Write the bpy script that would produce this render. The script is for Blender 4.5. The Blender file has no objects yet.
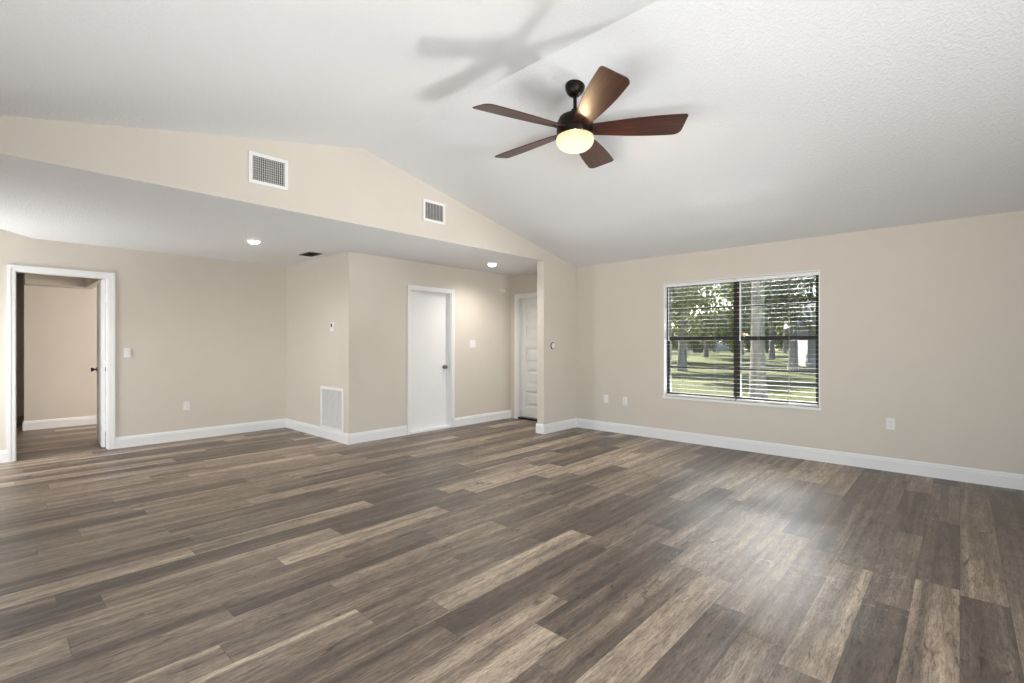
import bpy, bmesh, math, random
from mathutils import Vector, Matrix
C = bpy.context.scene.collection
SC = bpy.context.scene
R = math.radians

# ------------------------------------------------------------------ camera
TH = math.atan2(448, 487)
cam_d = bpy.data.cameras.new('camera')
cam = bpy.data.objects.new('camera', cam_d)
C.objects.link(cam)
cam.location = (0, 0, 1.277)
cam.rotation_euler = (R(90), 0, TH)
cam_d.sensor_width = 36
cam_d.lens = 487 / 1024 * 36
cam_d.shift_y = 1.5 / 1024
cam_d.clip_start = 0.05
cam_d.clip_end = 500
SC.camera = cam

# ------------------------------------------------------------------ world, sun, daylight and fill lamps, exposure
SC.view_settings.view_transform = 'Standard'
SC.view_settings.look = 'None'
SC.view_settings.gamma = 1
SC.view_settings.use_curve_mapping = False
SC.view_settings.exposure = 0.18

SC.cycles.use_light_tree = False

W = bpy.data.worlds.new('sky')
SC.world = W
W.use_nodes = True
nt = W.node_tree
sky = nt.nodes.new('ShaderNodeTexSky')
sky.sky_type = 'NISHITA'
sky.sun_disc = False
sky.sun_elevation = R(34)
sky.sun_rotation = R(-49)
nt.links.new(sky.outputs[0], nt.nodes['Background'].inputs[0])
nt.nodes['Background'].inputs[1].default_value = 0.28

def lamp(name, kind, loc, aim, energy, color=(1, 1, 1), **kw):
    d = bpy.data.lights.new(name, kind)
    d.energy = energy
    d.color = color
    for k, v in kw.items():
        setattr(d, k, v)
    o = bpy.data.objects.new(name, d)
    C.objects.link(o)
    o.location = loc
    o.rotation_euler = (Vector(aim) - Vector(loc)).to_track_quat('-Z', 'Y').to_euler()
    return o

SUN = Vector((1.13, -0.99, -1.0)).normalized()
lamp('sun', 'SUN', (-8, 14, 9), Vector((-8, 14, 9)) + SUN, 22, (1, .96, .88), angle=R(0.15))
# added fill lamps at unseen openings behind the camera, standing in for daylight
FILL_TINT = (.96, .985, 1)
lamp('fill_back', 'AREA', (-1.0, -1.02, 1.10), (-2.6, 4, 1.2), 18, FILL_TINT, shape='RECTANGLE', size=3.2, size_y=1.9)
lamp('fill_back_uplight', 'AREA', (-1.0, -1.0, .30), (-1.6, 2.6, 3.4), 25, FILL_TINT, shape='RECTANGLE', size=3.2, size_y=.5, spread=R(85))  # added upward fill to brighten the ceiling
lamp('fill_side', 'AREA', (2.78, 0.8, 1.20), (-5.6, 3.6, .5), 76, FILL_TINT, shape='RECTANGLE', size=2.4, size_y=1.5, spread=R(120))
lamp('fill_side_uplight', 'AREA', (2.80, 0.8, .70), (-1.5, 4.2, 2.9), 20, FILL_TINT, shape='RECTANGLE', size=2.4, size_y=.3, spread=R(85))  # second added uplight, from the side wall
lamp('fill_back_left', 'AREA', (-6.9, -1.02, 1.05), (-6.6, 3, 1.3), 47, FILL_TINT, shape='RECTANGLE', size=.9, size_y=1.3)
# added lamps outside the front window, in place of ground bounce and sky
lamp('fill_front_uplight', 'AREA', (-1.2, 7.8, -0.05), (-2.0, 2.9, 2.7), 790, FILL_TINT, shape='RECTANGLE', size=1.5, size_y=0.7)  # added lamp hidden below the sill line; throws the fan shadow
lamp('fill_front_high', 'AREA', (-1.8, 8.1, 2.85), (-1.8, 4.6, 0.0), 700, FILL_TINT, shape='RECTANGLE', size=2.4, size_y=0.7)  # added out of view for the sheen on the floor
# hallway beyond the open door
lamp('daylight_hall_window', 'AREA', (-8.9, 3.9, 1.6), (-9.2, 0.7, 0.0), 110, (1, .95, .9), shape='RECTANGLE', size=1.2, size_y=1.2)

# ------------------------------------------------------------------ material helpers
def srgb(r, g, b):
    f = lambda c: ((c / 255 + .055) / 1.055) ** 2.4 if c > 10 else c / 255 / 12.92
    return (f(r), f(g), f(b), 1)

class NT:
    def __init__(s, name):
        s.m = bpy.data.materials.new(name)
        s.m.use_nodes = True
        s.t = s.m.node_tree
        s.b = s.t.nodes['Principled BSDF']
    def n(s, kind, **kw):
        o = s.t.nodes.new(kind)
        for k, v in kw.items():
            setattr(o, k, v)
        return o
    def l(s, a, b):
        s.t.links.new(a, b)
    def val(s, sock, v):
        if hasattr(v, 'links') or isinstance(v, bpy.types.NodeSocket):
            s.l(v, sock)
        else:
            sock.default_value = v
    def math(s, op, a, b=0.0, c=0.0):
        o = s.n('ShaderNodeMath', operation=op)
        s.val(o.inputs[0], a); s.val(o.inputs[1], b); s.val(o.inputs[2], c)
        return o.outputs[0]
    def mix(s, fac, a, b, mode='MIX'):
        o = s.n('ShaderNodeMix', data_type='RGBA', blend_type=mode)
        s.val(o.inputs[0], fac); s.val(o.inputs[6], a); s.val(o.inputs[7], b)
        return o.outputs[2]
    def noise(s, vec, scale, detail=3, rough=.5, dist=0):
        o = s.n('ShaderNodeTexNoise')
        if vec is not None: s.l(vec, o.inputs['Vector'])
        o.inputs['Scale'].default_value = scale
        o.inputs['Detail'].default_value = detail
        o.inputs['Roughness'].default_value = rough
        o.inputs['Distortion'].default_value = dist
        return o.outputs[0]
    def ramp(s, fac, stops, interp='LINEAR'):
        o = s.n('ShaderNodeValToRGB')
        o.color_ramp.interpolation = interp
        e = o.color_ramp.elements
        while len(e) < len(stops): e.new(.5)
        for i, (p, c) in enumerate(stops):
            e[i].position = p
            e[i].color = c if len(c) == 4 else (*c, 1)
        s.l(fac, o.inputs[0])
        return o.outputs[0]
    def bump(s, h, strength, dist):
        o = s.n('ShaderNodeBump')
        o.inputs['Strength'].default_value = strength
        o.inputs['Distance'].default_value = dist
        s.l(h, o.inputs['Height'])
        s.l(o.outputs[0], s.b.inputs['Normal'])
    def obj(s):
        return s.n('ShaderNodeTexCoord').outputs['Object']
    def set(s, **kw):
        for k, v in kw.items():
            s.val(s.b.inputs[k.replace('_', ' ')], v)
        return s

def paint(name, col, rough=.6, noise=.04, scale=30, bump=0.0, bdist=.002, spec=.4):
    t = NT(name)
    v = t.obj()
    n = t.noise(v, scale, 3)
    lo = tuple(c * (1 - noise) for c in col[:3]) + (1,)
    hi = tuple(min(1, c * (1 + noise)) for c in col[:3]) + (1,)
    t.set(Base_Color=t.ramp(n, [(.3, lo), (.7, hi)]), Roughness=rough, Specular_IOR_Level=spec)
    if bump:
        t.bump(t.noise(v, scale * 4, 4), bump, bdist)
    return t.m

def metal(name, col, rough=.35, metallic=1.0):
    t = NT(name)
    n = t.noise(t.obj(), 60, 2)
    t.set(Base_Color=col, Metallic=metallic, Roughness=t.math('MULTIPLY_ADD', n, .1, rough - .05))
    return t.m

WALL = paint('greige_wall_paint', (.64, .590, .520, 1), .62, .012, 3, .12, .002, .3)
TRIM = paint('white_trim_paint', (.80, .80, .80, 1), .35, .01, 6)
DOORW = paint('white_door_paint', (.78, .78, .78, 1), .4, .01, 6)
PLASTIC = paint('white_plastic', (.80, .78, .77, 1), .35, .02, 40)
SLOT = paint('dark_slot', (.03, .03, .03, 1), .6, .1, 40)
BRONZE_FRAME = paint('bronze_window_frame', (.022, .018, .016, 1), .4, .1, 30)
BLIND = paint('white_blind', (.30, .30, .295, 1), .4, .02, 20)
VENTW = paint('white_vent_enamel', (.82, .81, .80, 1), .4, .02, 40)
VENT_DARK = paint('duct_interior', (.055, .053, .05, 1), .8, .2, 20)
GREY_SLAT = paint('grey_vent_blade', (.58, .57, .56, 1), .5, .05, 30)
BRONZE = metal('oil_rubbed_bronze', (.017, .012, .009, 1), .42, .8)
CHROME = metal('satin_nickel', (.32, .30, .28, 1), .3)
DARKMETAL = metal('dark_hardware', (.05, .045, .04, 1), .35)

def ceiling_mat():
    t = NT('textured_ceiling_paint')
    v = t.obj()
    a = t.noise(v, 58, 4, .55, .3)
    b = t.noise(v, 95, 2, .5)
    h = t.math('ADD', t.ramp(a, [(.42, (0, 0, 0)), (.62, (1, 1, 1))]), t.math('MULTIPLY', b, .5))
    t.set(Base_Color=(.80, .80, .80, 1), Roughness=.8, Specular_IOR_Level=.2)
    t.bump(h, .42, .006)
    return t.m
CEIL = ceiling_mat()

def floor_mat():
    t = NT('vinyl_plank_floor')
    sep = t.n('ShaderNodeSeparateXYZ')
    pos = t.obj()
    t.l(pos, sep.inputs[0])
    x, y = sep.outputs[0], sep.outputs[1]
    PW, PL = .178, 1.22
    xs = t.math('DIVIDE', x, PW)
    row = t.math('FLOOR', xs)
    wn = t.n('ShaderNodeTexWhiteNoise', noise_dimensions='1D')
    t.l(row, wn.inputs['W'])
    ys = t.math('ADD', t.math('DIVIDE', y, PL), t.math('MULTIPLY', wn.outputs[0], 7.3))
    col = t.math('FLOOR', ys)
    cid = t.n('ShaderNodeCombineXYZ')
    t.l(row, cid.inputs[0]); t.l(col, cid.inputs[1])
    w2 = t.n('ShaderNodeTexWhiteNoise', noise_dimensions='2D')
    t.l(cid.outputs[0], w2.inputs['Vector'])
    pid = w2.outputs[0]
    def streak(fx, fy, off, detail, rough, dist):
        cc = t.n('ShaderNodeCombineXYZ')
        t.l(t.math('MULTIPLY', x, fx), cc.inputs[0])
        t.l(t.math('MULTIPLY', y, fy), cc.inputs[1])
        t.l(t.math('MULTIPLY', pid, off), cc.inputs[2])
        return t.noise(cc.outputs[0], 1, detail, rough, dist)
    broad = streak(15, .55, 37, 3, .55, .5)
    cloud = streak(11, 3.2, 71, 5, .65, .7)
    grain = streak(75, 7.0, 91, 6, .72, 1.2)
    fine = streak(240, 30, 53, 4, .7, .5)
    knot = streak(24, 5.5, 17, 3, .55, .8)
    tone = t.math('ADD', t.math('MULTIPLY', t.math('POWER', pid, 1.15), .62), t.math('MULTIPLY', t.math('SUBTRACT', broad, .44), 1.25))
    tone = t.math('ADD', tone, t.math('MULTIPLY', t.math('SUBTRACT', cloud, .5), .62))
    base = t.ramp(tone, [(.02, (.090, .066, .052)), (.28, (.170, .128, .099)), (.52, (.285, .217, .164)), (.72, (.425, .335, .250)), (.92, (.60, .485, .360))])
    g = t.ramp(grain, [(.34, (.34, .32, .31)), (.44, (.74, .73, .72)), (.52, (1.0, 1.0, 1.0)), (.66, (1.30, 1.28, 1.24))])
    c = t.mix(.9, base, g, 'MULTIPLY')
    f = t.ramp(fine, [(.34, (.58, .57, .56)), (.5, (1, 1, 1)), (.66, (1.16, 1.16, 1.15))])
    c = t.mix(.85, c, f, 'MULTIPLY')
    c = t.mix(1.0, c, t.ramp(knot, [(.29, (.40, .38, .37)), (.38, (1, 1, 1))]), 'MULTIPLY')
    # seams
    fx = t.math('FRACT', xs); fy = t.math('FRACT', ys)
    ex = t.math('MULTIPLY', t.math('MINIMUM', fx, t.math('SUBTRACT', 1, fx)), PW)
    ey = t.math('MULTIPLY', t.math('MINIMUM', fy, t.math('SUBTRACT', 1, fy)), PL)
    e = t.math('MINIMUM', ex, ey)
    seam = t.math('LESS_THAN', e, .0014)
    c = t.mix(t.math('MULTIPLY', seam, .6), c, (.03, .024, .02, 1))
    # scuffs in the boards, the whitish reflection off their scratches painted in
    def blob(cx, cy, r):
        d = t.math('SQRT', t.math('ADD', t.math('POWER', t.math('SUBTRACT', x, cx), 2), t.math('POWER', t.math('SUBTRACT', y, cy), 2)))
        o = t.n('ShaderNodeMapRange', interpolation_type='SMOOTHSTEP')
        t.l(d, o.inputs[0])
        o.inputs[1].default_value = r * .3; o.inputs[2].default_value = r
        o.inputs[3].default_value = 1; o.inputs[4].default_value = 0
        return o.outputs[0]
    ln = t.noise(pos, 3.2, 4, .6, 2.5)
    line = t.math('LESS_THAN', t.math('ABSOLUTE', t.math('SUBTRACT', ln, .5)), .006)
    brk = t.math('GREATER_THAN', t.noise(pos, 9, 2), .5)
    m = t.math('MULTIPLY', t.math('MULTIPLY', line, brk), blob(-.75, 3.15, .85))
    scuff_glint = t.math('MULTIPLY', t.ramp(t.noise(pos, 7, 4, .7, 1.5), [(.52, (0, 0, 0)), (.75, (1, 1, 1))]), blob(-.66, 3.06, .26))
    m = t.math('MINIMUM', t.math('ADD', t.math('MULTIPLY', m, .6), t.math('MULTIPLY', scuff_glint, .5)), .6)
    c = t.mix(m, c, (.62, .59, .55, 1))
    rg = t.math('ADD', t.math('MULTIPLY', grain, .16), .335)
    t.set(Base_Color=c, Roughness=rg, Specular_IOR_Level=.66)
    h = t.math('SUBTRACT', t.math('ADD', t.math('MULTIPLY', grain, .5), t.math('MULTIPLY', fine, .3)), t.math('MULTIPLY', seam, 1.0))
    t.bump(h, .22, .0015)
    return t.m
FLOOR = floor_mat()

def wood_blade_mat():
    t = NT('dark_walnut_blade')
    v = t.obj()
    mp = t.n('ShaderNodeMapping')
    mp.inputs['Scale'].default_value = (4, 55, 20)
    t.l(v, mp.inputs[0])
    n = t.noise(mp.outputs[0], 1, 5, .6, .6)
    t.set(Base_Color=t.ramp(n, [(.3, (.024, .0065, .004)), (.55, (.056, .0165, .010)), (.75, (.092, .030, .017))]), Roughness=.36, Specular_IOR_Level=.4)
    t.set(Coat_Weight=.08, Coat_Roughness=.2)
    return t.m
BLADE = wood_blade_mat()

def glass_mat():
    t = NT('window_glass')
    out = t.t.nodes['Material Output']
    tr = t.n('ShaderNodeBsdfTransparent'); tr.inputs[0].default_value = (.975, .985, .98, 1)
    gl = t.n('ShaderNodeBsdfGlossy'); gl.inputs['Roughness'].default_value = .02
    fr = t.n('ShaderNodeFresnel'); fr.inputs[0].default_value = 1.5
    mx = t.n('ShaderNodeMixShader')
    geo = t.n('ShaderNodeNewGeometry')
    t.l(t.math('MULTIPLY', fr.outputs[0], t.math('SUBTRACT', 1, geo.outputs['Backfacing'])), mx.inputs[0]); t.l(tr.outputs[0], mx.inputs[1]); t.l(gl.outputs[0], mx.inputs[2])
    df = t.n('ShaderNodeBsdfDiffuse'); df.inputs[0].default_value = (.8, .8, .78, 1)
    m2 = t.n('ShaderNodeMixShader'); m2.inputs[0].default_value = .018
    t.l(mx.outputs[0], m2.inputs[1]); t.l(df.outputs[0], m2.inputs[2])
    t.l(m2.outputs[0], out.inputs[0])
    t.t.nodes.remove(t.b)
    return t.m
GLASS = glass_mat()

def emit(name, col, strength, base=(.9, .88, .84, 1)):
    t = NT(name)
    t.set(Base_Color=base, Emission_Color=col, Emission_Strength=strength, Roughness=.3)
    n = t.noise(t.obj(), 12, 2)
    t.l(t.math('MULTIPLY_ADD', n, .02, .3), t.b.inputs['Roughness'])
    return t.m
def bowl_mat():
    t = NT('lit_frosted_glass_bowl')
    out = t.t.nodes['Material Output']
    sep = t.n('ShaderNodeSeparateXYZ')
    t.l(t.obj(), sep.inputs[0])
    # the bulb sits low in the bowl: warmer and weaker up at the rim
    mr = t.n('ShaderNodeMapRange')
    t.l(sep.outputs[2], mr.inputs[0])
    mr.inputs[1].default_value = -.455; mr.inputs[2].default_value = -.36
    c = t.ramp(mr.outputs[0], [(0, (1.0, .93, .72)), (.5, (1.0, .86, .58)), (1, (1.0, .66, .34))])
    em = t.n('ShaderNodeEmission'); em.inputs[1].default_value = 1.1
    t.l(c, em.inputs[0])
    tr = t.n('ShaderNodeBsdfTransparent')
    gl = t.n('ShaderNodeBsdfGlossy'); gl.inputs['Roughness'].default_value = .25
    m0 = t.n('ShaderNodeMixShader'); m0.inputs[0].default_value = .0
    t.l(em.outputs[0], m0.inputs[1]); t.l(gl.outputs[0], m0.inputs[2])
    mx = t.n('ShaderNodeMixShader'); mx.inputs[0].default_value = .06
    t.l(m0.outputs[0], mx.inputs[1]); t.l(tr.outputs[0], mx.inputs[2])
    t.l(mx.outputs[0], out.inputs[0])
    t.t.nodes.remove(t.b)
    return t.m
BOWL = bowl_mat()
BULB = emit('lit_bulb', (1, .95, .88, 1), 14)

def leaf_mat(name, a, b):
    t = NT(name)
    n = t.noise(t.obj(), 1.3, 3)
    t.set(Base_Color=t.ramp(n, [(.3, a), (.7, b)]), Roughness=.6, Specular_IOR_Level=.25)
    return t.m
LEAF = leaf_mat('green_leaves', (.09, .125, .04), (.20, .24, .085))
LEAF2 = leaf_mat('olive_leaves', (.12, .135, .06), (.235, .25, .12))
LEAF3 = leaf_mat('yellow_green_leaves', (.17, .20, .055), (.31, .33, .105))
def bark_mat():
    t = NT('grey_bark')
    mp = t.n('ShaderNodeMapping'); mp.inputs['Scale'].default_value = (14, 14, 2.5)
    t.l(t.obj(), mp.inputs[0])
    n = t.noise(mp.outputs[0], 1, 5, .65, .8)
    t.set(Base_Color=t.ramp(n, [(.3, (.13, .12, .11)), (.7, (.30, .285, .26))]), Roughness=.9)
    t.bump(n, .6, .03)
    return t.m
BARK = bark_mat()
def lawn_mat():
    t = NT('lawn_grass')
    v = t.obj()
    n = t.noise(v, .35, 5, .6)
    f = t.noise(v, 14, 4, .7)
    c = t.ramp(n, [(.3, (.052, .062, .018)), (.55, (.085, .094, .030)), (.75, (.125, .118, .045))])
    c = t.mix(.6, c, t.ramp(f, [(.3, (.6, .6, .6)), (.7, (1.2, 1.2, 1.1))]), 'MULTIPLY')
    t.set(Base_Color=c, Roughness=.95, Specular_IOR_Level=.1)
    t.bump(f, .5, .05)
    return t.m
LAWN = lawn_mat()
ROOF = paint('grey_shingles', (.22, .21, .21, 1), .9, .25, 9, .4, .02)
ROOF_RED = paint('red_brown_shingles', (.36, .20, .17, 1), .9, .2, 9, .4, .02)
STUCCO = paint('pale_stucco', (.27, .265, .25, 1), .9, .05, 8, .3, .01)
STUCCO2 = paint('grey_stucco', (.42, .42, .42, 1), .9, .05, 8, .3, .01)
HOUSE_GLASS = paint('dark_house_glass', (.05, .06, .07, 1), .15, .1, 3)

for m_ in (BOWL, BULB):
    m_.cycles.emission_sampling = 'NONE'

# ------------------------------------------------------------------ mesh helpers
class MB:
    def __init__(s):
        s.bm = bmesh.new()
    def box(s, a, b, M=None):
        x0, y0, z0 = a; x1, y1, z1 = b
        vs = [s.bm.verts.new(Vector(p) if M is None else M @ Vector(p)) for p in
              [(x0, y0, z0), (x1, y0, z0), (x1, y1, z0), (x0, y1, z0), (x0, y0, z1), (x1, y0, z1), (x1, y1, z1), (x0, y1, z1)]]
        for f in ((3, 2, 1, 0), (4, 5, 6, 7), (0, 1, 5, 4), (1, 2, 6, 5), (2, 3, 7, 6), (3, 0, 4, 7)):
            s.bm.faces.new([vs[i] for i in f])
        return s
    def prism(s, pts, vec, M=None):
        """closed polygon pts (3-D) extruded by vec"""
        v = Vector(vec)
        T = (lambda p: p) if M is None else (lambda p: M @ p)
        a = [s.bm.verts.new(T(Vector(p))) for p in pts]
        b = [s.bm.verts.new(T(Vector(p) + v)) for p in pts]
        n = len(pts)
        s.bm.faces.new(a[::-1]); s.bm.faces.new(b)
        for i in range(n):
            s.bm.faces.new([a[i], a[(i + 1) % n], b[(i + 1) % n], b[i]])
        return s
    def lathe(s, prof, seg=32, M=None):
        """prof: (r, z) list, turned about z"""
        T = (lambda p: p) if M is None else (lambda p: M @ p)
        rings = []
        for r, z in prof:
            if r < 1e-6:
                rings.append([s.bm.verts.new(T(Vector((0, 0, z))))])
            else:
                rings.append([s.bm.verts.new(T(Vector((r * math.cos(k * math.tau / seg), r * math.sin(k * math.tau / seg), z)))) for k in range(seg)])
        for A, B in zip(rings, rings[1:]):
            for k in range(seg):
                a0, a1 = A[k % len(A)], A[(k + 1) % len(A)]
                b0, b1 = B[k % len(B)], B[(k + 1) % len(B)]
                q = []
                for v in (a0, a1, b1, b0):
                    if v not in q: q.append(v)
                if len(q) > 2: s.bm.faces.new(q)
        for ring, flip in ((rings[0], True), (rings[-1], False)):
            if len(ring) > 1:
                s.bm.faces.new(ring[::-1] if flip else ring)
        return s
    def tube(s, pts, rad, seg=10):
        pts = [Vector(p) for p in pts]
        if not hasattr(rad, '__len__'): rad = [rad] * len(pts)
        rings = []
        for i, p in enumerate(pts):
            d = (pts[min(i + 1, len(pts) - 1)] - pts[max(i - 1, 0)]).normalized()
            q = Vector((0, 0, 1)).rotation_difference(d)
            rings.append([s.bm.verts.new(p + q @ Vector((rad[i] * math.cos(k * math.tau / seg), rad[i] * math.sin(k * math.tau / seg), 0))) for k in range(seg)])
        for A, B in zip(rings, rings[1:]):
            for k in range(seg):
                s.bm.faces.new([A[k], A[(k + 1) % seg], B[(k + 1) % seg], B[k]])
        s.bm.faces.new(rings[0][::-1]); s.bm.faces.new(rings[-1])
        return s
    def build(s, name, mat, parent=None, smooth=False, bevel=0, loc=None):
        bmesh.ops.recalc_face_normals(s.bm, faces=s.bm.faces)
        me = bpy.data.meshes.new(name)
        s.bm.to_mesh(me); s.bm.free()
        me.materials.append(mat)
        o = bpy.data.objects.new(name, me)
        C.objects.link(o)
        if smooth:
            for p in me.polygons: p.use_smooth = True
            me.set_sharp_from_angle(angle=R(40))
        if parent is not None: o.parent = parent
        if loc is not None: o.location = loc
        if bevel:
            b = o.modifiers.new('bevel', 'BEVEL')
            b.width = bevel; b.segments = 2; b.limit_method = 'ANGLE'; b.angle_limit = R(40)
        return o

def thing(name, label, cat, loc=(0, 0, 0), rotz=0, group=None):
    o = bpy.data.objects.new(name, None)
    o.empty_display_size = .1
    C.objects.link(o)
    o.location = loc
    o.rotation_euler = (0, 0, rotz)
    tag(o, label, cat, group)
    return o
def tag(o, label, cat, group=None):
    o['label'] = label; o['category'] = cat
    if group: o['group'] = group
    return o
def struct(o, label=None):
    o['kind'] = 'structure'
    if label: o['label'] = label
    return o
def struct_root(name, loc=(0, 0, 0)):
    o = bpy.data.objects.new(name, None)
    o.empty_display_size = .1
    C.objects.link(o)
    o.location = loc
    return struct(o)
def dup(root, loc, rotz=None, label=None, group=None):
    r = root.copy(); C.objects.link(r); r.location = loc
    if rotz is not None: r.rotation_euler = (0, 0, rotz)
    if label: r['label'] = label
    if group: r['group'] = group
    for ch in list(root.children):
        c = ch.copy(); C.objects.link(c); c.parent = r
        for g in ch.children:
            d = g.copy(); C.objects.link(d); d.parent = c
    return r

# ------------------------------------------------------------------ room dimensions
XG = -4.30            # gable wall / stub wall face
XL = -7.52            # far left wall face
XE = -5.66            # entry wall face (flush door)
YR = 3.12             # return wall face
YF = 6.12             # front (window) wall face
YB = -1.04            # wall behind the camera
XR = 2.85             # side wall behind the camera
ZC = 2.43             # flat ceiling
YRIDGE, ZRIDGE = 2.54, 3.18
T = .12
HB = .135             # baseboard height

# floor
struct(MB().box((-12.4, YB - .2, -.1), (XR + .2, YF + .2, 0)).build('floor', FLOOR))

# front wall, with openings for the front door and the window
WX0, WX1, WZ0, WZ1 = -2.895, -1.112, .575, 2.068
FDX0, FDX1, FDZ = -5.505, -4.585, 2.045
TF = .20
m = MB()
H = 2.56
m.box((XL - .3, YF, 0), (FDX0, YF + TF, H)).box((FDX0, YF, FDZ), (FDX1, YF + TF, H)).box((FDX1, YF, 0), (WX0, YF + TF, H))
m.box((WX0, YF, 0), (WX1, YF + TF, WZ0)).box((WX0, YF, WZ1), (WX1, YF + TF, H)).box((WX1, YF, 0), (XR + T, YF + TF, H))
struct(m.build('wall_front', WALL))

# left wall with the open doorway
D1A, D1B, D1Z = .235, 1.026, 2.062
HL = 3.1
m = MB()
m.box((XL - T, YB - T, 0), (XL, D1A, HL)).box((XL - T, D1A, D1Z), (XL, D1B, HL)).box((XL - T, D1B, 0), (XL, YF + .2, ZC + .1))
struct(m.build('wall_left', WALL))
# return wall and entry wall
struct(MB().box((XL, YR, 0), (XE, YR + T, ZC + .05)).build('wall_return', WALL))
D2A, D2B, D2Z = 4.048, 4.800, 2.035
m = MB()
m.box((XE - T, YR + T, 0), (XE, D2A, ZC + .05)).box((XE - T, D2A, D2Z), (XE, D2B, ZC + .05)).box((XE - T, D2B, 0), (XE, YF, ZC + .05))
m.box((XE - .5, D2A - .1, 0), (XE - .45, D2B + .1, ZC))
struct(m.build('wall_entry', WALL))
# stub wall beside the front door
YS = 5.335
struct(MB().box((XG - T, YS, 0), (XG, YF, ZC)).build('wall_stub', WALL))
# gable wall above the dropped ceiling
slope = (ZRIDGE - ZC) / (YF - YRIDGE)
YLOW = 2 * YRIDGE - YF
struct(MB().prism([(XG - T, YLOW, ZC + .006), (XG - T, YF, ZC + .006), (XG - T, YF, ZC + .03), (XG - T, YRIDGE, ZRIDGE + .03), (XG - T, YLOW, ZC + .03)], (T, 0, 0)).box((XG - .004, YLOW, ZC), (XG, YF, ZC + .006)).build('wall_gable', WALL))
# walls behind the camera, with their glazed openings
m = MB()
PA, PB, PZ = -2.7, .7, 2.06
QA, QB, QZ0, QZ1 = -7.4, -6.4, .55, 1.95
for a, b in ((XL - .3, QA), (QB, PA), (PB, XR + T)):
    m.box((a, YB - T, 0), (b, YB, HL if a < -7 else 2.7))
m.box((QA, YB - T, 0), (QB, YB, QZ0)).box((QA, YB - T, QZ1), (QB, YB, HL)).box((PA, YB - T, PZ), (PB, YB, 2.7))
struct(m.build('wall_back', WALL))
m = MB()
SA, SB, SZ0, SZ1 = -.5, 2.1, .55, 2.15
m.box((XR, YB - T, 0), (XR + T, SA, 3.3)).box((XR, SB, 0), (XR + T, YF + .2, 3.3)).box((XR, SA, 0), (XR + T, SB, SZ0)).box((XR, SA, SZ1), (XR + T, SB, 3.3))
struct(m.build('wall_right', WALL))
# window frames of those openings (behind the camera)
def simple_window(name, axis, plane, a, b, z0, z1):
    m = MB()
    g = .05
    def bx(u0, u1, v0, v1):
        if axis == 'Y': m.box((u0, plane - .1, v0), (u1, plane - .05, v1))
        else: m.box((plane + .05, u0, v0), (plane + .1, u1, v1))
    bx(a, a + g, z0, z1); bx(b - g, b, z0, z1); bx(a + g, b - g, z0, z0 + g); bx(a + g, b - g, z1 - g, z1)
    c = (a + b) / 2
    bx(c - g / 2, c + g / 2, z0 + g, z1 - g)
    struct(m.build(name, BRONZE_FRAME))
simple_window('door_4', 'Y', YB, PA, PB, 0, PZ)
simple_window('window_2', 'Y', YB, QA, QB, QZ0, QZ1)
simple_window('window_3', 'X', XR, SA, SB, SZ0, SZ1)

# deep roof eave over the front window
struct(MB().box((XL - .3, YF + TF, 2.36), (XR + T, YF + TF + 1.22, 2.5)).build('trim_eave', STUCCO))

# vaulted ceiling (one folded slab) and the flat dropped ceiling
th = .14
ov = .25
pts = [(XG, YF + ov, ZC - slope * ov), (XG, YRIDGE, ZRIDGE), (XG, YLOW - ov, ZC - slope * ov), (XG, YLOW - ov, ZC - slope * ov + th), (XG, YRIDGE, ZRIDGE + th), (XG, YF + ov, ZC - slope * ov + th)]
o = MB().prism([(p[0] - T, p[1], p[2]) for p in pts], (XR - XG + 2 * T, 0, 0)).build('ceiling_vault', CEIL)
struct(o)
m = MB()
bm = m.bm
# dropped ceiling: flat sheet, its far left corner folded up a little
V = [bm.verts.new(p) for p in [(XL, .37, ZC), (-5.2, YB - .05, ZC), (XG - .004, YB - .05, ZC), (XG - .004, YF + .05, ZC), (XL - .1, YF + .05, ZC), (XL, YB - .05, ZC + .47)]]
bm.faces.new([V[0], V[1], V[2], V[3], V[4]])
bm.faces.new([V[0], V[5], V[1]])
o = m.build('ceiling_flat', CEIL)
sm = o.modifiers.new('thickness', 'SOLIDIFY'); sm.thickness = .006; sm.offset = 0
o.location.z = .003
struct(o)
struct(MB().box((XL - .1, YB - .2, 3.02), (XG - T, YF + .2, 3.1)).build('ceiling_deck', STUCCO))

# room beyond the open door
XI = -10.05
struct(MB().box((XI - T, .41, 0), (XI, 4.2, 2.6)).build('wall_hall', WALL))
struct(MB().box((-12.2, YB - .1, 0), (-12.08, 4.1, 2.6)).build('wall_hall_far', WALL))
struct(MB().box((-12.3, 4.1, 0), (XL - T, 4.2, 2.6)).build('wall_hall_right', WALL))
struct(MB().box((-12.3, YB - .2, 0), (XL - T, YB - .1, 2.6)).build('wall_hall_left', WALL))
struct(MB().box((-12.4, YB - .2, 2.45), (XL - .1, 4.2, 2.55)).build('ceiling_hall', CEIL))
struct(MB().box((XI, .41, 2.12), (XI + .25, 1.06, 2.45)).box((XI, 1.06, 2.12), (-8.55, 1.16, 2.45)).build('trim_hall_soffit', WALL))

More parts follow.
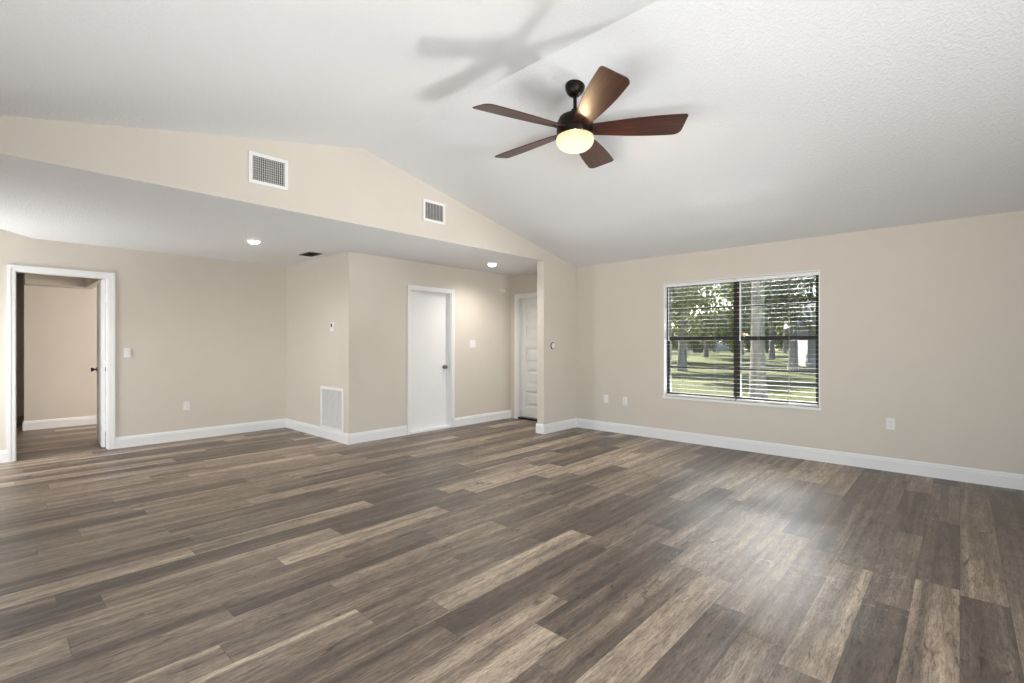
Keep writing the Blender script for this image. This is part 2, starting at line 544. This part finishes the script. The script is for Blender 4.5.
# ------------------------------------------------------------------ baseboards
def baseboard(name, p, q, nrm, depth=.016, h=HB):
    """from p to q along the wall foot; nrm points into the room"""
    p = Vector((*p, 0)); q = Vector((*q, 0)); n = Vector((*nrm, 0))
    prof = [(0, 0), (depth, 0), (depth, h - .032), (depth * .72, h - .026), (depth * .72, h - .014), (depth * .35, h - .004), (depth * .3, h), (0, h)]
    o = MB().prism([p + n * d + Vector((0, 0, z)) for d, z in prof], q - p).build(name, TRIM)
    return struct(o)
bt = .016
baseboard('baseboard_front', (XG, YF), (XR, YF), (0, -1))
baseboard('baseboard_stub', (XG, YS - bt), (XG, YF - bt), (1, 0))
baseboard('baseboard_stub_end', (XG - T - bt, YS), (XG, YS), (0, -1))
baseboard('baseboard_stub_back', (XG - T, YS), (XG - T, YF), (-1, 0))
baseboard('baseboard_left', (XL, D1B + .057), (XL, YR), (1, 0))
baseboard('baseboard_left_near', (XL, YB), (XL, D1A - .057), (1, 0))
baseboard('baseboard_return', (XL + bt, YR), (XE + bt, YR), (0, -1))
baseboard('baseboard_entry', (XE, YR), (XE, D2A - .057), (1, 0))
baseboard('baseboard_entry_far', (XE, D2B + .057), (XE, YF), (1, 0))
baseboard('baseboard_hall', (XI, .41), (XI, 4.1), (1, 0))
baseboard('baseboard_hall_end', (XI - T, .41), (XI + bt, .41), (0, -1))
baseboard('baseboard_right', (XR, YB), (XR, YF), (-1, 0))

# ------------------------------------------------------------------ doors
def casing_bm(a, b, z, w=.057, d=.018, back=0):
    """casing round an opening a..b (local x), top z, on local plane y=0, facing -y; stepped face"""
    m = MB()
    for (x0, x1) in ((a - w, a), (b, b + w)):
        m.box((x0, -d * .7, 0), (x1, 0, z + w))
    m.box((a, -d * .7, z), (b, 0, z + w))
    e = .016
    # raised outer band
    m.box((a - w, -d, 0), (a - w + e * 1.6, -d * .7, z + w)).box((b + w - e * 1.6, -d, 0), (b + w, -d * .7, z + w))
    m.box((a - w + e * 1.6, -d, z + w - e * 1.6), (b + w - e * 1.6, -d * .7, z + w))
    return m
def jamb_bm(a, b, z, depth, t=.012, stop=None):
    m = MB()
    m.box((a - .001, 0, 0), (a + t, depth, z)).box((b - t, 0, 0), (b + .001, depth, z)).box((a + t, 0, z - t), (b - t, depth, z))
    if stop:
        s0, s1 = stop
        m.box((a + t, s0, 0), (a + t + .01, s1, z - t)).box((b - t - .01, s0, 0), (b - t, s1, z - t)).box((a + t + .01, s0, z - t - .01), (b - t - .01, s1, z - t))
    return m
def knob_bm(side=-1):
    """knob on local y axis; side -1 sticks out to -y"""
    M = Matrix.Rotation(R(90) if side < 0 else R(-90), 4, 'X')
    return MB().lathe([(.031, 0), (.031, .005), (.013, .010), (.011, .030), (.020, .036), (.027, .046), (.027, .056), (.020, .064), (0, .066)], 20, M)

# door_1: the open doorway in the left wall (wall faces +X: local -y -> +X)
d1 = struct_root('door_1', (XL, 0, 0))
d1.rotation_euler = (0, 0, R(90))      # local x -> +Y, local -y -> +X
casing_bm(D1A, D1B, D1Z).build('casing', TRIM, d1)
jamb_bm(D1A, D1B, D1Z, T).build('jamb', TRIM, d1)
# leaf swung 90 degrees into the hall, lying along local +y at the right jamb
leaf = MB().box((-.035, .004, .012), (0, .749, D1Z - .016)).build('leaf', DOORW, d1, bevel=.002, loc=(D1B - .017, T + .006, 0))
leaf.rotation_euler = (0, 0, R(-3.6))
for sd in (-1, 1):
    kb = MB()
    Mk = Matrix.Translation((-.035 if sd < 0 else 0, .685, .93)) @ Matrix.Rotation(R(90) * sd, 4, 'Y')
    kb.lathe([(.031, 0), (.031, .005), (.013, .010), (.011, .030), (.020, .036), (.027, .046), (.027, .056), (.020, .064), (0, .066)], 20, Mk)
    kb.build('knob', DARKMETAL, leaf, True)
for z in (.25, 1.03, 1.82):
    MB().box((D1B - .05, T - .03, z - .045), (D1B - .013, T + .008, z + .045)).build('hinge', TRIM, d1)

# door_2: plain flush door in the entry wall
d2 = struct_root('door_2', (XE, 0, 0))
d2.rotation_euler = (0, 0, R(90))
casing_bm(D2A, D2B, D2Z, .052).build('casing', TRIM, d2)
jamb_bm(D2A, D2B, D2Z, T, .012, (.075, .088)).build('jamb', TRIM, d2)
leaf = MB().box((D2A + .014, .088, .03), (D2B - .014, .118, D2Z - .015)).build('leaf', DOORW, d2, bevel=.002)
k = knob_bm().build('knob', CHROME, leaf, True, loc=(D2B - .072, .088, .915))
MB().box((D2A + .012, -.010, 0), (D2B - .012, .115, .032)).build('threshold', TRIM, d2, bevel=.004)

# door_3: five-panel front door, in the front wall
d3 = struct_root('door_3', (0, YF, 0))
casing_bm(FDX0, FDX1, FDZ, .055).build('casing', TRIM, d3)
jamb_bm(FDX0, FDX1, FDZ, TF, .02, (.07, .085)).build('jamb', TRIM, d3)
def panel_leaf(x0, x1, z0, z1, y0, n=5, st=.105, rail=.095):
    m = MB()
    t = .04
    m.box((x0, y0, z0), (x0 + st, y0 + t, z1)).box((x1 - st, y0, z0), (x1, y0 + t, z1))
    bot = .17
    ph = (z1 - z0 - bot - rail * n) / n
    z = z0
    m.box((x0 + st, y0, z), (x1 - st, y0 + t, z + bot))
    z += bot
    for k in range(n):
        a, b, c, d = x0 + st, x1 - st, z, z + ph
        m.box((a, y0 + .013, c), (b, y0 + t, d))
        # raised field with sloping edges
        i, r = .035, .03
        q0 = [(a + i, y0 + .013, c + i), (b - i, y0 + .013, c + i), (b - i, y0 + .013, d - i), (a + i, y0 + .013, d - i)]
        q1 = [(a + i + r, y0 + .003, c + i + r), (b - i - r, y0 + .003, c + i + r), (b - i - r, y0 + .003, d - i - r), (a + i + r, y0 + .003, d - i - r)]
        va = [m.bm.verts.new(p) for p in q0]; vb = [m.bm.verts.new(p) for p in q1]
        for j in range(4): m.bm.faces.new([va[j], va[(j + 1) % 4], vb[(j + 1) % 4], vb[j]])
        m.bm.faces.new(vb)
        z += ph
        m.box((a, y0, z), (b, y0 + t, z + rail))
        z += rail
    return m
leaf = panel_leaf(FDX0 + .022, FDX1 - .022, .03, FDZ - .024, .085).build('leaf', DOORW, d3)
MB().lathe([(.010, 0), (.010, .006), (.006, .008), (0, .008)], 16, Matrix.Translation(((FDX0 + FDX1) / 2 - .03, .085, 1.63)) @ Matrix.Rotation(R(90), 4, 'X')).build('peephole', DARKMETAL, leaf)
knob_bm().build('knob', CHROME, leaf, True, loc=(FDX1 - .09, .085, .93))
for z in (.28, 1.05, 1.83):
    MB().box((FDX0 + .018, .066, z - .045), (FDX0 + .028, .086, z + .045)).build('hinge', PLASTIC, d3)
MB().box((FDX0 + .02, -.012, .0), (FDX1 - .02, .16, .031)).build('threshold', DARKMETAL, d3, bevel=.004)

# ------------------------------------------------------------------ front window
w1 = struct_root('window_1', (0, YF, 0))
fy0, fy1 = .074, .124
m = MB()
fw = .042
cx = (WX0 + WX1) / 2 + .012
cz = (WZ0 + WZ1) / 2 + .010
# white reveal lining and sill
lin = MB()
lin.box((WX0, .0, WZ0), (WX0 + .012, fy1 + .03, WZ1)).box((WX1 - .012, .0, WZ0), (WX1, fy1 + .03, WZ1)).box((WX0 + .012, .0, WZ1 - .012), (WX1 - .012, fy1 + .03, WZ1))
lin.build('reveal_lining', TRIM, w1)
MB().box((WX0 - .008, -.020, WZ0 - .026), (WX1 + .012, 0, WZ0 + .004)).box((WX0, 0, WZ0 - .02), (WX1, fy1 + .03, WZ0 + .004)).build('sill', TRIM, w1)
z0, z1 = WZ0 + .004, WZ1 - .012
m.box((WX0 + .012, fy0, z0), (WX0 + .012 + fw, fy1, z1)).box((WX1 - .012 - fw, fy0, z0), (WX1 - .012, fy1, z1))
m.box((WX0 + .012 + fw, fy0, z0), (WX1 - .012 - fw, fy1, z0 + fw)).box((WX0 + .012 + fw, fy0, z1 - fw), (WX1 - .012 - fw, fy1, z1))
m.build('frame', BRONZE_FRAME, w1)
MB().box((cx - .038, fy0 - .004, z0), (cx + .038, fy1 + .01, z1)).build('mullion', BRONZE_FRAME, w1)
for a, b in ((WX0 + .012 + fw, cx - .038), (cx + .038, WX1 - .012 - fw)):
    MB().box((a, fy0 - .004, cz - .024), (b, fy1, cz + .024)).build('meeting_rail', BRONZE_FRAME, w1)
    for zz in ((z0 + fw + cz) / 2 - .018, (z1 - fw + cz) / 2 + .050):
        MB().box((a, fy0 + .008, zz - .010), (b, fy1 - .012, zz + .010)).build('muntin', BRONZE_FRAME, w1)
    MB().box((a, fy0 + .024, z0 + fw), (b, fy0 + .028, z1 - fw)).build('glass', GLASS, w1)

# ------------------------------------------------------------------ window blinds (two, side by side)
def make_blind(x0, x1, holes, label, wand_x, slat_tilt):
    yb = YF + .040
    root = thing('window_blind', label, 'blind', ((x0 + x1) / 2, yb, WZ0 + .006), 0, 'blinds at the front window')
    cxx, zb = (x0 + x1) / 2, WZ0 + .006
    L = lambda x, y, z: (x - cxx, y, z - zb)
    top = WZ1 - .014
    hd = .034
    MB().box(L(x0, -.027, top - hd), L(x1, .027, top)).build('headrail', TRIM, root, bevel=.003)
    MB().box(L(x0 - .003, -.036, top - hd - .006), L(x1 + .003, -.029, top - .002)).build('valance', TRIM, root, bevel=.002)
    sl = MB()
    n = 27
    d = .0252
    zt, zl = top - hd - .03, WZ0 + .055
    tilt = R(slat_tilt)
    for i in range(n):
        z = zl + (zt - zl) * i / (n - 1)
        xs = [x0 + .006]
        for hx in holes: xs += [hx - .014, hx + .014]
        xs.append(x1 - .006)
        for k in range(len(xs) - 1):
            hole = k % 2 == 1
            for (y0, y1) in (((-d, -.012), (.012, d)) if hole else ((-d, d),)):
                a, b = L(xs[k], y0, 0), L(xs[k + 1], y1, 0)
                M = Matrix.Translation((0, 0, z - zb)) @ Matrix.Rotation(tilt, 4, 'X')
                sl.box((a[0], y0, -.0008), (b[0], y1, .0008), M)
    sl.build('slats', BLIND, root)
    MB().box(L(x0 + .006, -.026, WZ0 + .010), L(x1 - .006, .026, WZ0 + .028)).build('bottom_rail', PLASTIC, root, bevel=.003)
    for hx in holes:
        for yy in (-.0285, .0285):
            MB().tube([L(hx, yy, WZ0 + .02), L(hx, yy, top - hd)], .0011, 6).build('ladder_cord', BLIND, root)
    MB().tube([L(wand_x, -.047, top - .05), L(wand_x, -.049, top - .68)], .0055, 8).tube([L(wand_x, -.049, top - .68), L(wand_x, -.049, top - .75)], .0075, 8).build('tilt_wand', TRIM, root, True)
    return root
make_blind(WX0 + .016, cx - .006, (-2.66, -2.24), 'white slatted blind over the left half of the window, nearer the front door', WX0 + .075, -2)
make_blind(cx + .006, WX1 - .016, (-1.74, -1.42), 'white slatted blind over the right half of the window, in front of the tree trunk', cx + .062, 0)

# ------------------------------------------------------------------ ceiling fan
FX, FY = -2.024, 2.865
zc = ZRIDGE - slope * (FY - YRIDGE)
fan = thing('ceiling_fan', 'dark bronze ceiling fan with five brown blades and a lit glass bowl', 'ceiling fan', (FX, FY, zc))
Zf = lambda z: z - zc
tiltM = Matrix.Rotation(math.atan(slope) * -1, 4, 'X')
MB().lathe([(.070, .004), (.070, -.012), (.066, -.03), (.050, -.058), (.034, -.072), (.020, -.078), (0, -.078)], 32, tiltM).build('canopy', BRONZE, fan, True)
MB().lathe([(.0135, Zf(3.05)), (.0135, Zf(2.90))], 16).build('downrod', BRONZE, fan, True)
MB().lathe([(0, Zf(2.945)), (.026, Zf(2.943)), (.030, Zf(2.925)), (.030, Zf(2.915)), (.075, Zf(2.905)), (.112, Zf(2.885)), (.128, Zf(2.850)), (.132, Zf(2.800)), (.132, Zf(2.770)), (.126, Zf(2.756)), (.126, Zf(2.750)), (.10, Zf(2.757)), (0, Zf(2.757))], 40).build('motor_housing', BRONZE, fan, True)
MB().lathe([(.118, Zf(2.752)), (.130, Zf(2.746)), (.135, Zf(2.730)), (.132, Zf(2.708)), (.119, Zf(2.684)), (.095, Zf(2.664)), (.062, Zf(2.652)), (.028, Zf(2.647)), (0, Zf(2.646))], 40).build('light_bowl', BOWL, fan, True)
lamp('fan_bulb', 'POINT', (FX, FY, 2.712), (FX, FY, 0), 200, (1, .72, .42), shadow_soft_size=.025)
ZB = Zf(2.797)
for k in range(5):
    ang = R(35.5 + 72 * k)
    base = Matrix.Translation((0, 0, ZB)) @ Matrix.Rotation(ang, 4, 'Z') @ Matrix.Rotation(R(14.5), 4, 'X').inverted()
    # outline in local (x along, y across); -y side (clockwise) raised
    out = []
    N = 16
    r0, r1 = .115, .762
    lead = []
    trail = []
    for i in range(N + 1):
        s = i / N
        x = r0 + (r1 - r0) * s
        lead.append((x, -(.056 + .050 * math.sin(min(1, s * 1.15) * math.pi / 2))))
        trail.append((x, .056 + .046 * math.sin(min(1, s * 1.25) * math.pi / 2)))
    # rounded tip: leading corner small radius, trailing corner large radius
    def arc(cx_, cy_, r, a0, a1, n=6):
        return [(cx_ + r * math.cos(R(a0 + (a1 - a0) * j / n)), cy_ + r * math.sin(R(a0 + (a1 - a0) * j / n))) for j in range(n + 1)]
    tipx = r1
    ra, rb = .022, .06
    poly = [p for p in lead if p[0] < tipx - ra] + arc(tipx - ra, -.106 + ra, ra, -90, 0) + arc(tipx - rb - .014, .102 - rb, rb, 0, 90) + [p for p in reversed(trail) if p[0] < tipx - rb - .012]
    bm_ = MB()
    th_ = .0065
    mt = base
    bm_.prism([(x, y, -th_ / 2) for x, y in poly], (0, 0, th_), Matrix.Identity(4))
    bl = bm_.build('blade', BLADE, fan, bevel=.002)
    bl.matrix_local = mt
    # screws at the root of the blade
    for (sx, sy) in ((.150, -.024), (.150, .024), (.178, 0)):
        MB().lathe([(.0075, -th_ / 2), (.0075, -th_ / 2 - .002), (.004, -th_ / 2 - .0045), (0, -th_ / 2 - .0045)], 12, Matrix.Translation((sx, sy, 0))).build('screw', DARKMETAL, bl)
    # blade arm above the blade root
    a_ = MB()
    a_.prism([(.09, -.020, th_ / 2), (.15, -.034, th_ / 2), (.19, -.018, th_ / 2), (.20, 0, th_ / 2), (.19, .018, th_ / 2), (.15, .034, th_ / 2), (.09, .020, th_ / 2)], (0, 0, .006))
    ar = a_.build('blade_arm', BRONZE, fan)
    ar.matrix_local = mt

# ------------------------------------------------------------------ ceiling bulbs in the dropped area
def make_bulb():
    r = thing('ceiling_light', 'lit recessed bulb in the dropped ceiling, left of the return wall corner', 'ceiling light', (-5.86, 2.07, ZC))
    MB().lathe([(.058, .0), (.085, .0), (.085, -.004), (.078, -.008), (.060, -.010), (.058, -.006)], 32).build('trim_ring', PLASTIC, r, True)
    MB().lathe([(.056, -.003), (.057, -.012), (.052, -.022), (.040, -.031), (.022, -.036), (0, -.038)], 28).build('bulb', BULB, r, True)
    return r
b0 = make_bulb()
b1 = dup(b0, (-5.02, 5.03, ZC), None, 'lit recessed bulb in the dropped entry ceiling near the front door')
for bb in (b0, b1):
    d_ = lamp('recessed_light', 'SPOT', (bb.location.x, bb.location.y, ZC - .045), (bb.location.x, bb.location.y, 0), 50 if bb is b0 else 84, (1, .95, .88), spot_size=R(155), spot_blend=1.0, shadow_soft_size=.045)

# ------------------------------------------------------------------ vents
def register(name, label, y0, y1, z0, z1, nx, nz, blade_mat, cross):
    r = thing(name, label, 'vent', (XG, (y0 + y1) / 2, (z0 + z1) / 2), 0, 'air vents high on the gable wall')
    hy, hz = (y1 - y0) / 2, (z1 - z0) / 2
    b = .030
    m = MB()
    # frame with a bevelled lip
    for (a0, a1, c0, c1) in ((-hy, hy, hz - b, hz), (-hy, hy, -hz, -hz + b), (-hy, -hy + b, -hz + b, hz - b), (hy - b, hy, -hz + b, hz - b)):
        m.box((0, a0, c0), (.010, a1, c1))
    m.build('frame', VENTW, r, bevel=.003)
    MB().box((.0005, -hy + b, -hz + b), (.0015, hy - b, hz - b)).build('duct', VENT_DARK, r)
    m = MB()
    for i in range(nx):
        y = -hy + b + (2 * hy - 2 * b) * (i + .5) / nx
        M = Matrix.Translation((.006, y, 0)) @ Matrix.Rotation(R(25), 4, 'Z')
        m.box((-.0035, -.0016, -hz + b), (.0035, .0016, hz - b), M)
    m.build('vertical_blades', blade_mat, r)
    if cross:
        m = MB()
        for i in range(nz):
            z = -hz + b + (2 * hz - 2 * b) * (i + .5) / nz
            m.box((.003, -hy + b, z - .0016), (.005, hy - b, z + .0016))
        m.build('horizontal_blades', blade_mat, r)
    return r
register('air_vent', 'white egg-crate air vent high on the gable wall, left of the ceiling peak', 1.478, 1.796, 2.598, 2.858, 15, 10, GREY_SLAT, True)
register('air_vent', 'smaller white louvred air vent on the gable wall, right of the ceiling peak', 3.240, 3.548, 2.612, 2.850, 12, 0, GREY_SLAT, False)

# dark ceiling register
r = thing('ceiling_vent', 'small dark ceiling vent on the dropped ceiling beside the return wall', 'vent', (-6.2, 2.88, ZC))
MB().box((-.15, -.085, -.008), (.15, -.060, 0)).box((-.15, .060, -.008), (.15, .085, 0)).box((-.15, -.060, -.008), (-.125, .060, 0)).box((.125, -.060, -.008), (.15, .060, 0)).build('frame', DARKMETAL, r, bevel=.002)
m = MB()
for i in range(8):
    y = -.06 + .12 * (i + .5) / 8
    m.box((-.125, -.006, -.0008), (.125, .006, .0008), Matrix.Translation((0, y, -.006)) @ Matrix.Rotation(R(35), 4, 'X'))
m.build('louvres', DARKMETAL, r)
MB().box((-.125, -.06, -.0016), (.125, .06, -.0006)).build('duct', SLOT, r)

# return air grille low on the return wall
gx0, gx1, gz0, gz1 = -6.400, -5.790, .137, .690
r = thing('return_air_grille', 'large white return air grille low on the wall below the thermostat', 'grille', ((gx0 + gx1) / 2, YR, gz0))
hw, gh = (gx1 - gx0) / 2, gz1 - gz0
b = .032
m = MB()
for (a0, a1, c0, c1) in ((-hw, hw, gh - b, gh), (-hw, hw, 0, b), (-hw, -hw + b, b, gh - b), (hw - b, hw, b, gh - b)):
    m.box((a0, -.012, c0), (a1, 0, c1))
m.build('frame', VENTW, r, bevel=.003)
m = MB()
n = 34
for i in range(n):
    z = b + (gh - 2 * b) * (i + .5) / n
    m.box((-hw + b, -.0065, -.0007), (hw - b, .0065, .0007), Matrix.Translation((0, -.006, z)) @ Matrix.Rotation(R(40), 4, 'X'))
m.build('louvres', VENTW, r)
m = MB()
for i in range(1, 4):
    x = -hw + b + (2 * hw - 2 * b) * i / 4
    m.box((x - .004, -.0125, b), (x + .004, -.0095, gh - b))
m.build('dividers', VENTW, r)
MB().box((-hw + b, -.0015, b), (hw - b, -.0005, gh - b)).build('duct', paint('grey_filter', (.30, .30, .30, 1), .9, .1, 30), r)

# ------------------------------------------------------------------ wall plates
def plate_root(name, label, cat, loc, facing, group=None):
    """local -y faces the room"""
    rz = {'-Y': 0, '+X': R(90)}[facing]
    return thing(name, label, cat, loc, rz, group)
def plate(r, w=.070, h=.115):
    return MB().box((-w / 2, -.006, -h / 2), (w / 2, 0, h / 2)).build('cover_plate', PLASTIC, r, bevel=.002)
def outlet(loc, facing, label):
    r = plate_root('wall_outlet', label, 'outlet', loc, facing)
    p = plate(r)
    for z in (.0195, -.0195):
        rc = MB().lathe([(.0165, 0), (.0165, .0018), (.0155, .0026), (0, .0026)], 20, Matrix.Translation((0, -.006, z)) @ Matrix.Rotation(R(90), 4, 'X')).build('receptacle', PLASTIC, r)
        MB().box((-.0075, -.0092, z - .002), (-.0055, -.0085, z + .007)).box((.0055, -.0092, z - .001), (.0075, -.0085, z + .006)).box((-.002, -.0092, z - .010), (.002, -.0085, z - .006)).build('slots', SLOT, rc)
    return r
def switch(loc, facing, label, gangs=1, rocker=True):
    r = plate_root('light_switch', label, 'light switch', loc, facing)
    plate(r, .070 + .046 * (gangs - 1))
    for g in range(gangs):
        x = (g - (gangs - 1) / 2) * .046
        MB().prism([(x - .0165, -.006, -.033), (x - .0165, -.006, .033), (x - .0165, -.008, .033), (x - .0165, -.011, .004), (x - .0165, -.0075, -.033)], (.033, 0, 0)).build('rocker', PLASTIC, r)
    return r
outlet((-.508, YF, .473), '-Y', 'white duplex outlet on the window wall, right of the window')
outlet((-3.47, YF, .457), '-Y', 'white duplex outlet left of the window, the nearer of the pair')
r = plate_root('cable_plate', 'plain white cable plate left of the window, nearest the room corner', 'wall plate', (-3.775, YF, .469), '-Y')
plate(r)
MB().lathe([(.008, 0), (.008, .003), (.005, .004), (.005, .010), (0, .010)], 14, Matrix.Translation((0, -.006, 0)) @ Matrix.Rotation(R(90), 4, 'X')).build('coax_jack', PLASTIC, r)
outlet((XL, 1.825, .447), '+X', 'white duplex outlet low on the left wall, right of the open doorway')
switch((XL, 1.203, 1.158), '+X', 'single white light switch right beside the open doorway')
switch((XE, 5.235, 1.262), '+X', 'double white light switch right of the flush white door', 2)

# thermostat on the return wall
r = plate_root('thermostat', 'white thermostat with dark display on the wall above the return grille', 'thermostat', (-6.065, YR, 1.487), '-Y')
MB().box((-.040, -.026, -.062), (.040, 0, .062)).build('body', PLASTIC, r, bevel=.005)
MB().box((-.018, -.0275, -.002), (.018, -.0255, .044)).build('display', SLOT, r)
MB().box((-.026, -.0285, -.040), (-.004, -.0255, -.026)).box((.004, -.0285, -.040), (.026, -.0255, -.026)).build('buttons', PLASTIC, r)

# round dial on the stub wall
r = plate_root('wall_dial', 'small round wall dial with dark rim on the stub wall by the entry', 'wall dial', (XG, 5.535, 1.237), '+X')
MB().lathe([(.050, 0), (.050, .008), (.046, .012), (.041, .012)], 28, Matrix.Rotation(R(90), 4, 'X')).build('rim', DARKMETAL, r, True)
MB().lathe([(.042, .002), (.042, .0125), (.038, .015), (.018, .016), (.016, .022), (0, .023)], 28, Matrix.Rotation(R(90), 4, 'X')).build('dial_face', PLASTIC, r, True)

# small white box high on the entry wall
r = plate_root('door_chime', 'small white box high on the entry wall in the corner by the front door', 'door chime', (XE, 5.90, 2.155), '+X')
MB().box((-.055, -.022, -.016), (.055, 0, .016)).build('body', PLASTIC, r, bevel=.004)
MB().box((-.036, -.0235, -.002), (.036, -.0215, .002)).build('grille_slot', GREY_SLAT, r)

# ------------------------------------------------------------------ outdoors, seen through the window
GZ = -.15
struct(MB().box((-60, YF + TF, GZ - .2), (60, 110, GZ)).build('lawn', LAWN))
rnd = random.Random(7)

def leaf_cloud(blobs, n, size, seed):
    rr = random.Random(seed)
    m = MB()
    tot = sum(b[3] ** 2 for b in blobs)
    for (bx, by, bz, br) in blobs:
        for _ in range(int(n * br ** 2 / tot)):
            d = Vector((rr.gauss(0, 1), rr.gauss(0, 1), rr.gauss(0, 1))).normalized() * br * (rr.random() ** .4)
            p = Vector((bx, by, bz)) + Vector((d.x, d.y, d.z * .8))
            s = size * rr.uniform(.6, 1.3)
            q = Matrix.Translation(p) @ Matrix.Rotation(rr.uniform(0, 6.28), 4, 'Z') @ Matrix.Rotation(rr.uniform(-1.2, 1.2), 4, 'X')
            vs = [m.bm.verts.new(q @ Vector(v)) for v in ((0, -s, 0), (s * .45, 0, s * .12), (0, s, 0), (-s * .45, 0, s * .12))]
            m.bm.faces.new(vs)
    return m
def make_tree(name, label, loc, trunk_r, trunk_h, crown, n, size, mat, seed, group=None, wob=.04):
    rr = random.Random(seed)
    root = thing(name, label, 'tree', loc, 0, group)
    m = MB()
    pts = [Vector((rr.uniform(-wob, wob) * i, rr.uniform(-wob, wob) * i, trunk_h * i / 5)) for i in range(6)]
    m.tube(pts, [trunk_r * (1.25 if i == 0 else 1 - .09 * i) for i in range(6)], 12)
    m.build('trunk', BARK, root, True)
    blobs = []
    for i in range(crown[0]):
        a = rr.uniform(0, 6.28); d = crown[1] * math.sqrt(rr.random())
        blobs.append((d * math.cos(a), d * math.sin(a), rr.uniform(crown[2], crown[3]), rr.uniform(.7, 1.3) * crown[4]))
    for bl in blobs:
        h0 = min(trunk_h * .98, max(trunk_h * .5, bl[2] - 1.5))
        k = h0 / trunk_h * 5
        p0 = pts[min(5, int(k))]
        mid = (Vector(bl[:3]) + p0) / 2 + Vector((0, 0, .2))
        MB().tube([p0, mid, Vector(bl[:3])], [trunk_r * .35, trunk_r * .22, trunk_r * .08], 7).build('branch', BARK, root, True)
    leaf_cloud(blobs, n, size, seed + 1).build('foliage', mat, root)
    return root
def dirpos(px, t):
    u = (px - 512) / 487
    return (t * (u * math.cos(TH) - math.sin(TH)), t * (u * math.sin(TH) + math.cos(TH)), GZ)
# the near trunk behind the right half of the window
make_tree('shade_tree', 'thick grey tree trunk standing on the lawn right outside the window', dirpos(758, 11.0), .165, 6.5, (9, 2.2, 5.2, 7.5, 1.0), 400, .10, LEAF2, 3, None, .008)
spec = [(682, 25, LEAF3, 'broad leafy tree nearest the left end of the window view, on the lawn'),
        (793, 26, LEAF2, 'leafy tree nearest the right end of the window view, right of the thick grey trunk'),
        (738, 33, LEAF, 'leafy tree right behind the dark window mullion'),
        (664, 40, LEAF2, 'leafy tree cut by the left edge of the window'),
        (772, 41, LEAF3, 'yellow-green tree close to the right side of the thick grey trunk'),
        (706, 48, LEAF, 'green tree in the middle of the left window half'),
        (812, 49, LEAF2, 'tree above the roof of the pale house'),
        (742, 57, LEAF2, 'far tree seen between the mullion and the thick grey trunk'),
        (680, 65, LEAF, 'far tree standing in front of the distant grey house'),
        (785, 66, LEAF, 'far tree between the thick grey trunk and the pale house')]
for k, (px, t, mat, lab) in enumerate(spec):
    make_tree('leafy_tree', lab, dirpos(px, t), .22, 6.5 * (t / 33) ** .6, (15, 2.5, 2.3, 9.0 * (t / 33) ** .6, 1.15), 6500, .18 * (t / 33) ** .4, mat, 20 + 3 * k, 'trees beyond the lawn')

def shrub(px, t, r, h, mat, label, seed):
    root = thing('shrub', label, 'shrub', dirpos(px, t), 0, 'shrubs along the far side of the lawn')
    rr = random.Random(seed)
    blobs = [(rr.uniform(-r, r) * .5, rr.uniform(-r, r) * .5, rr.uniform(.15, .85) * h, .55 * r) for _ in range(16)]
    m = MB()
    for b_ in blobs: m.tube([(b_[0] * .15, b_[1] * .15, 0), (b_[0] * .6, b_[1] * .6, b_[2] * .6), b_[:3]], [.03, .02, .008], 5)
    m.build('stems', BARK, root)
    leaf_cloud(blobs, 3000, .26, seed).build('foliage', mat, root)
for i in range(10):
    px = 662 + 17.5 * i
    lab = ('hedge shrub farthest left along the far side of the lawn', 'second hedge shrub from the left along the far side of the lawn',
           'hedge shrub in front of the distant grey house', 'hedge shrub just right of the distant grey house', 'hedge shrub just left of the window mullion',
           'hedge shrub just right of the window mullion', 'hedge shrub just right of the thick grey trunk',
           'third hedge shrub left of the pale house', 'second hedge shrub left of the pale house', 'hedge shrub nearest the pale house')[i]
    t, r_, h_, mt_ = 72 + 6 * (i % 2), 1.75, (5.2, 4.0, 3.4, 4.6, 5.4, 5.0, 5.6, 4.8, 5.5, 5.0)[i], (LEAF2, LEAF, LEAF3)[i * 2 % 3]
    shrub(px, t, r_, h_, mt_, lab, 90 + i)

def house(name, label, loc, rotz, w, d, h, rh, wall_mat, roof_mat):
    root = thing(name, label, 'house', loc, rotz)
    MB().box((-w / 2, -d / 2, 0), (w / 2, d / 2, h)).build('walls', wall_mat, root)
    MB().prism([(-w / 2 - .5, -d / 2 - .5, h - .08), (-w / 2 - .5, d / 2 + .5, h - .08), (-w / 2 - .5, d / 2 + .5, h + .06), (-w / 2 - .5, 0, h + rh), (-w / 2 - .5, -d / 2 - .5, h + .06)], (w + 1, 0, 0)).build('roof', roof_mat, root)
    for x in (-w * .3, w * .05, w * .32):
        f = MB().box((x - .62, -d / 2 - .04, .9), (x + .62, -d / 2, 2.1)).build('window', TRIM, root)
        MB().box((x - .55, -d / 2 - .05, .97), (x + .55, -d / 2 - .041, 2.03)).build('pane', HOUSE_GLASS, f)
px, py, pz = dirpos(874, 30)
house('neighbour_house', 'pale house with a grey gable roof at the right of the window view', (px, py, pz), R(20), 8, 6, 2.5, 1.6, STUCCO, ROOF)
px, py, pz = dirpos(700, 92)
house('neighbour_house', 'distant grey house beyond the hedge, left of the window mullion', (px, py, pz), R(-20), 9, 7, 2.4, 1.3, STUCCO2, ROOF_RED)
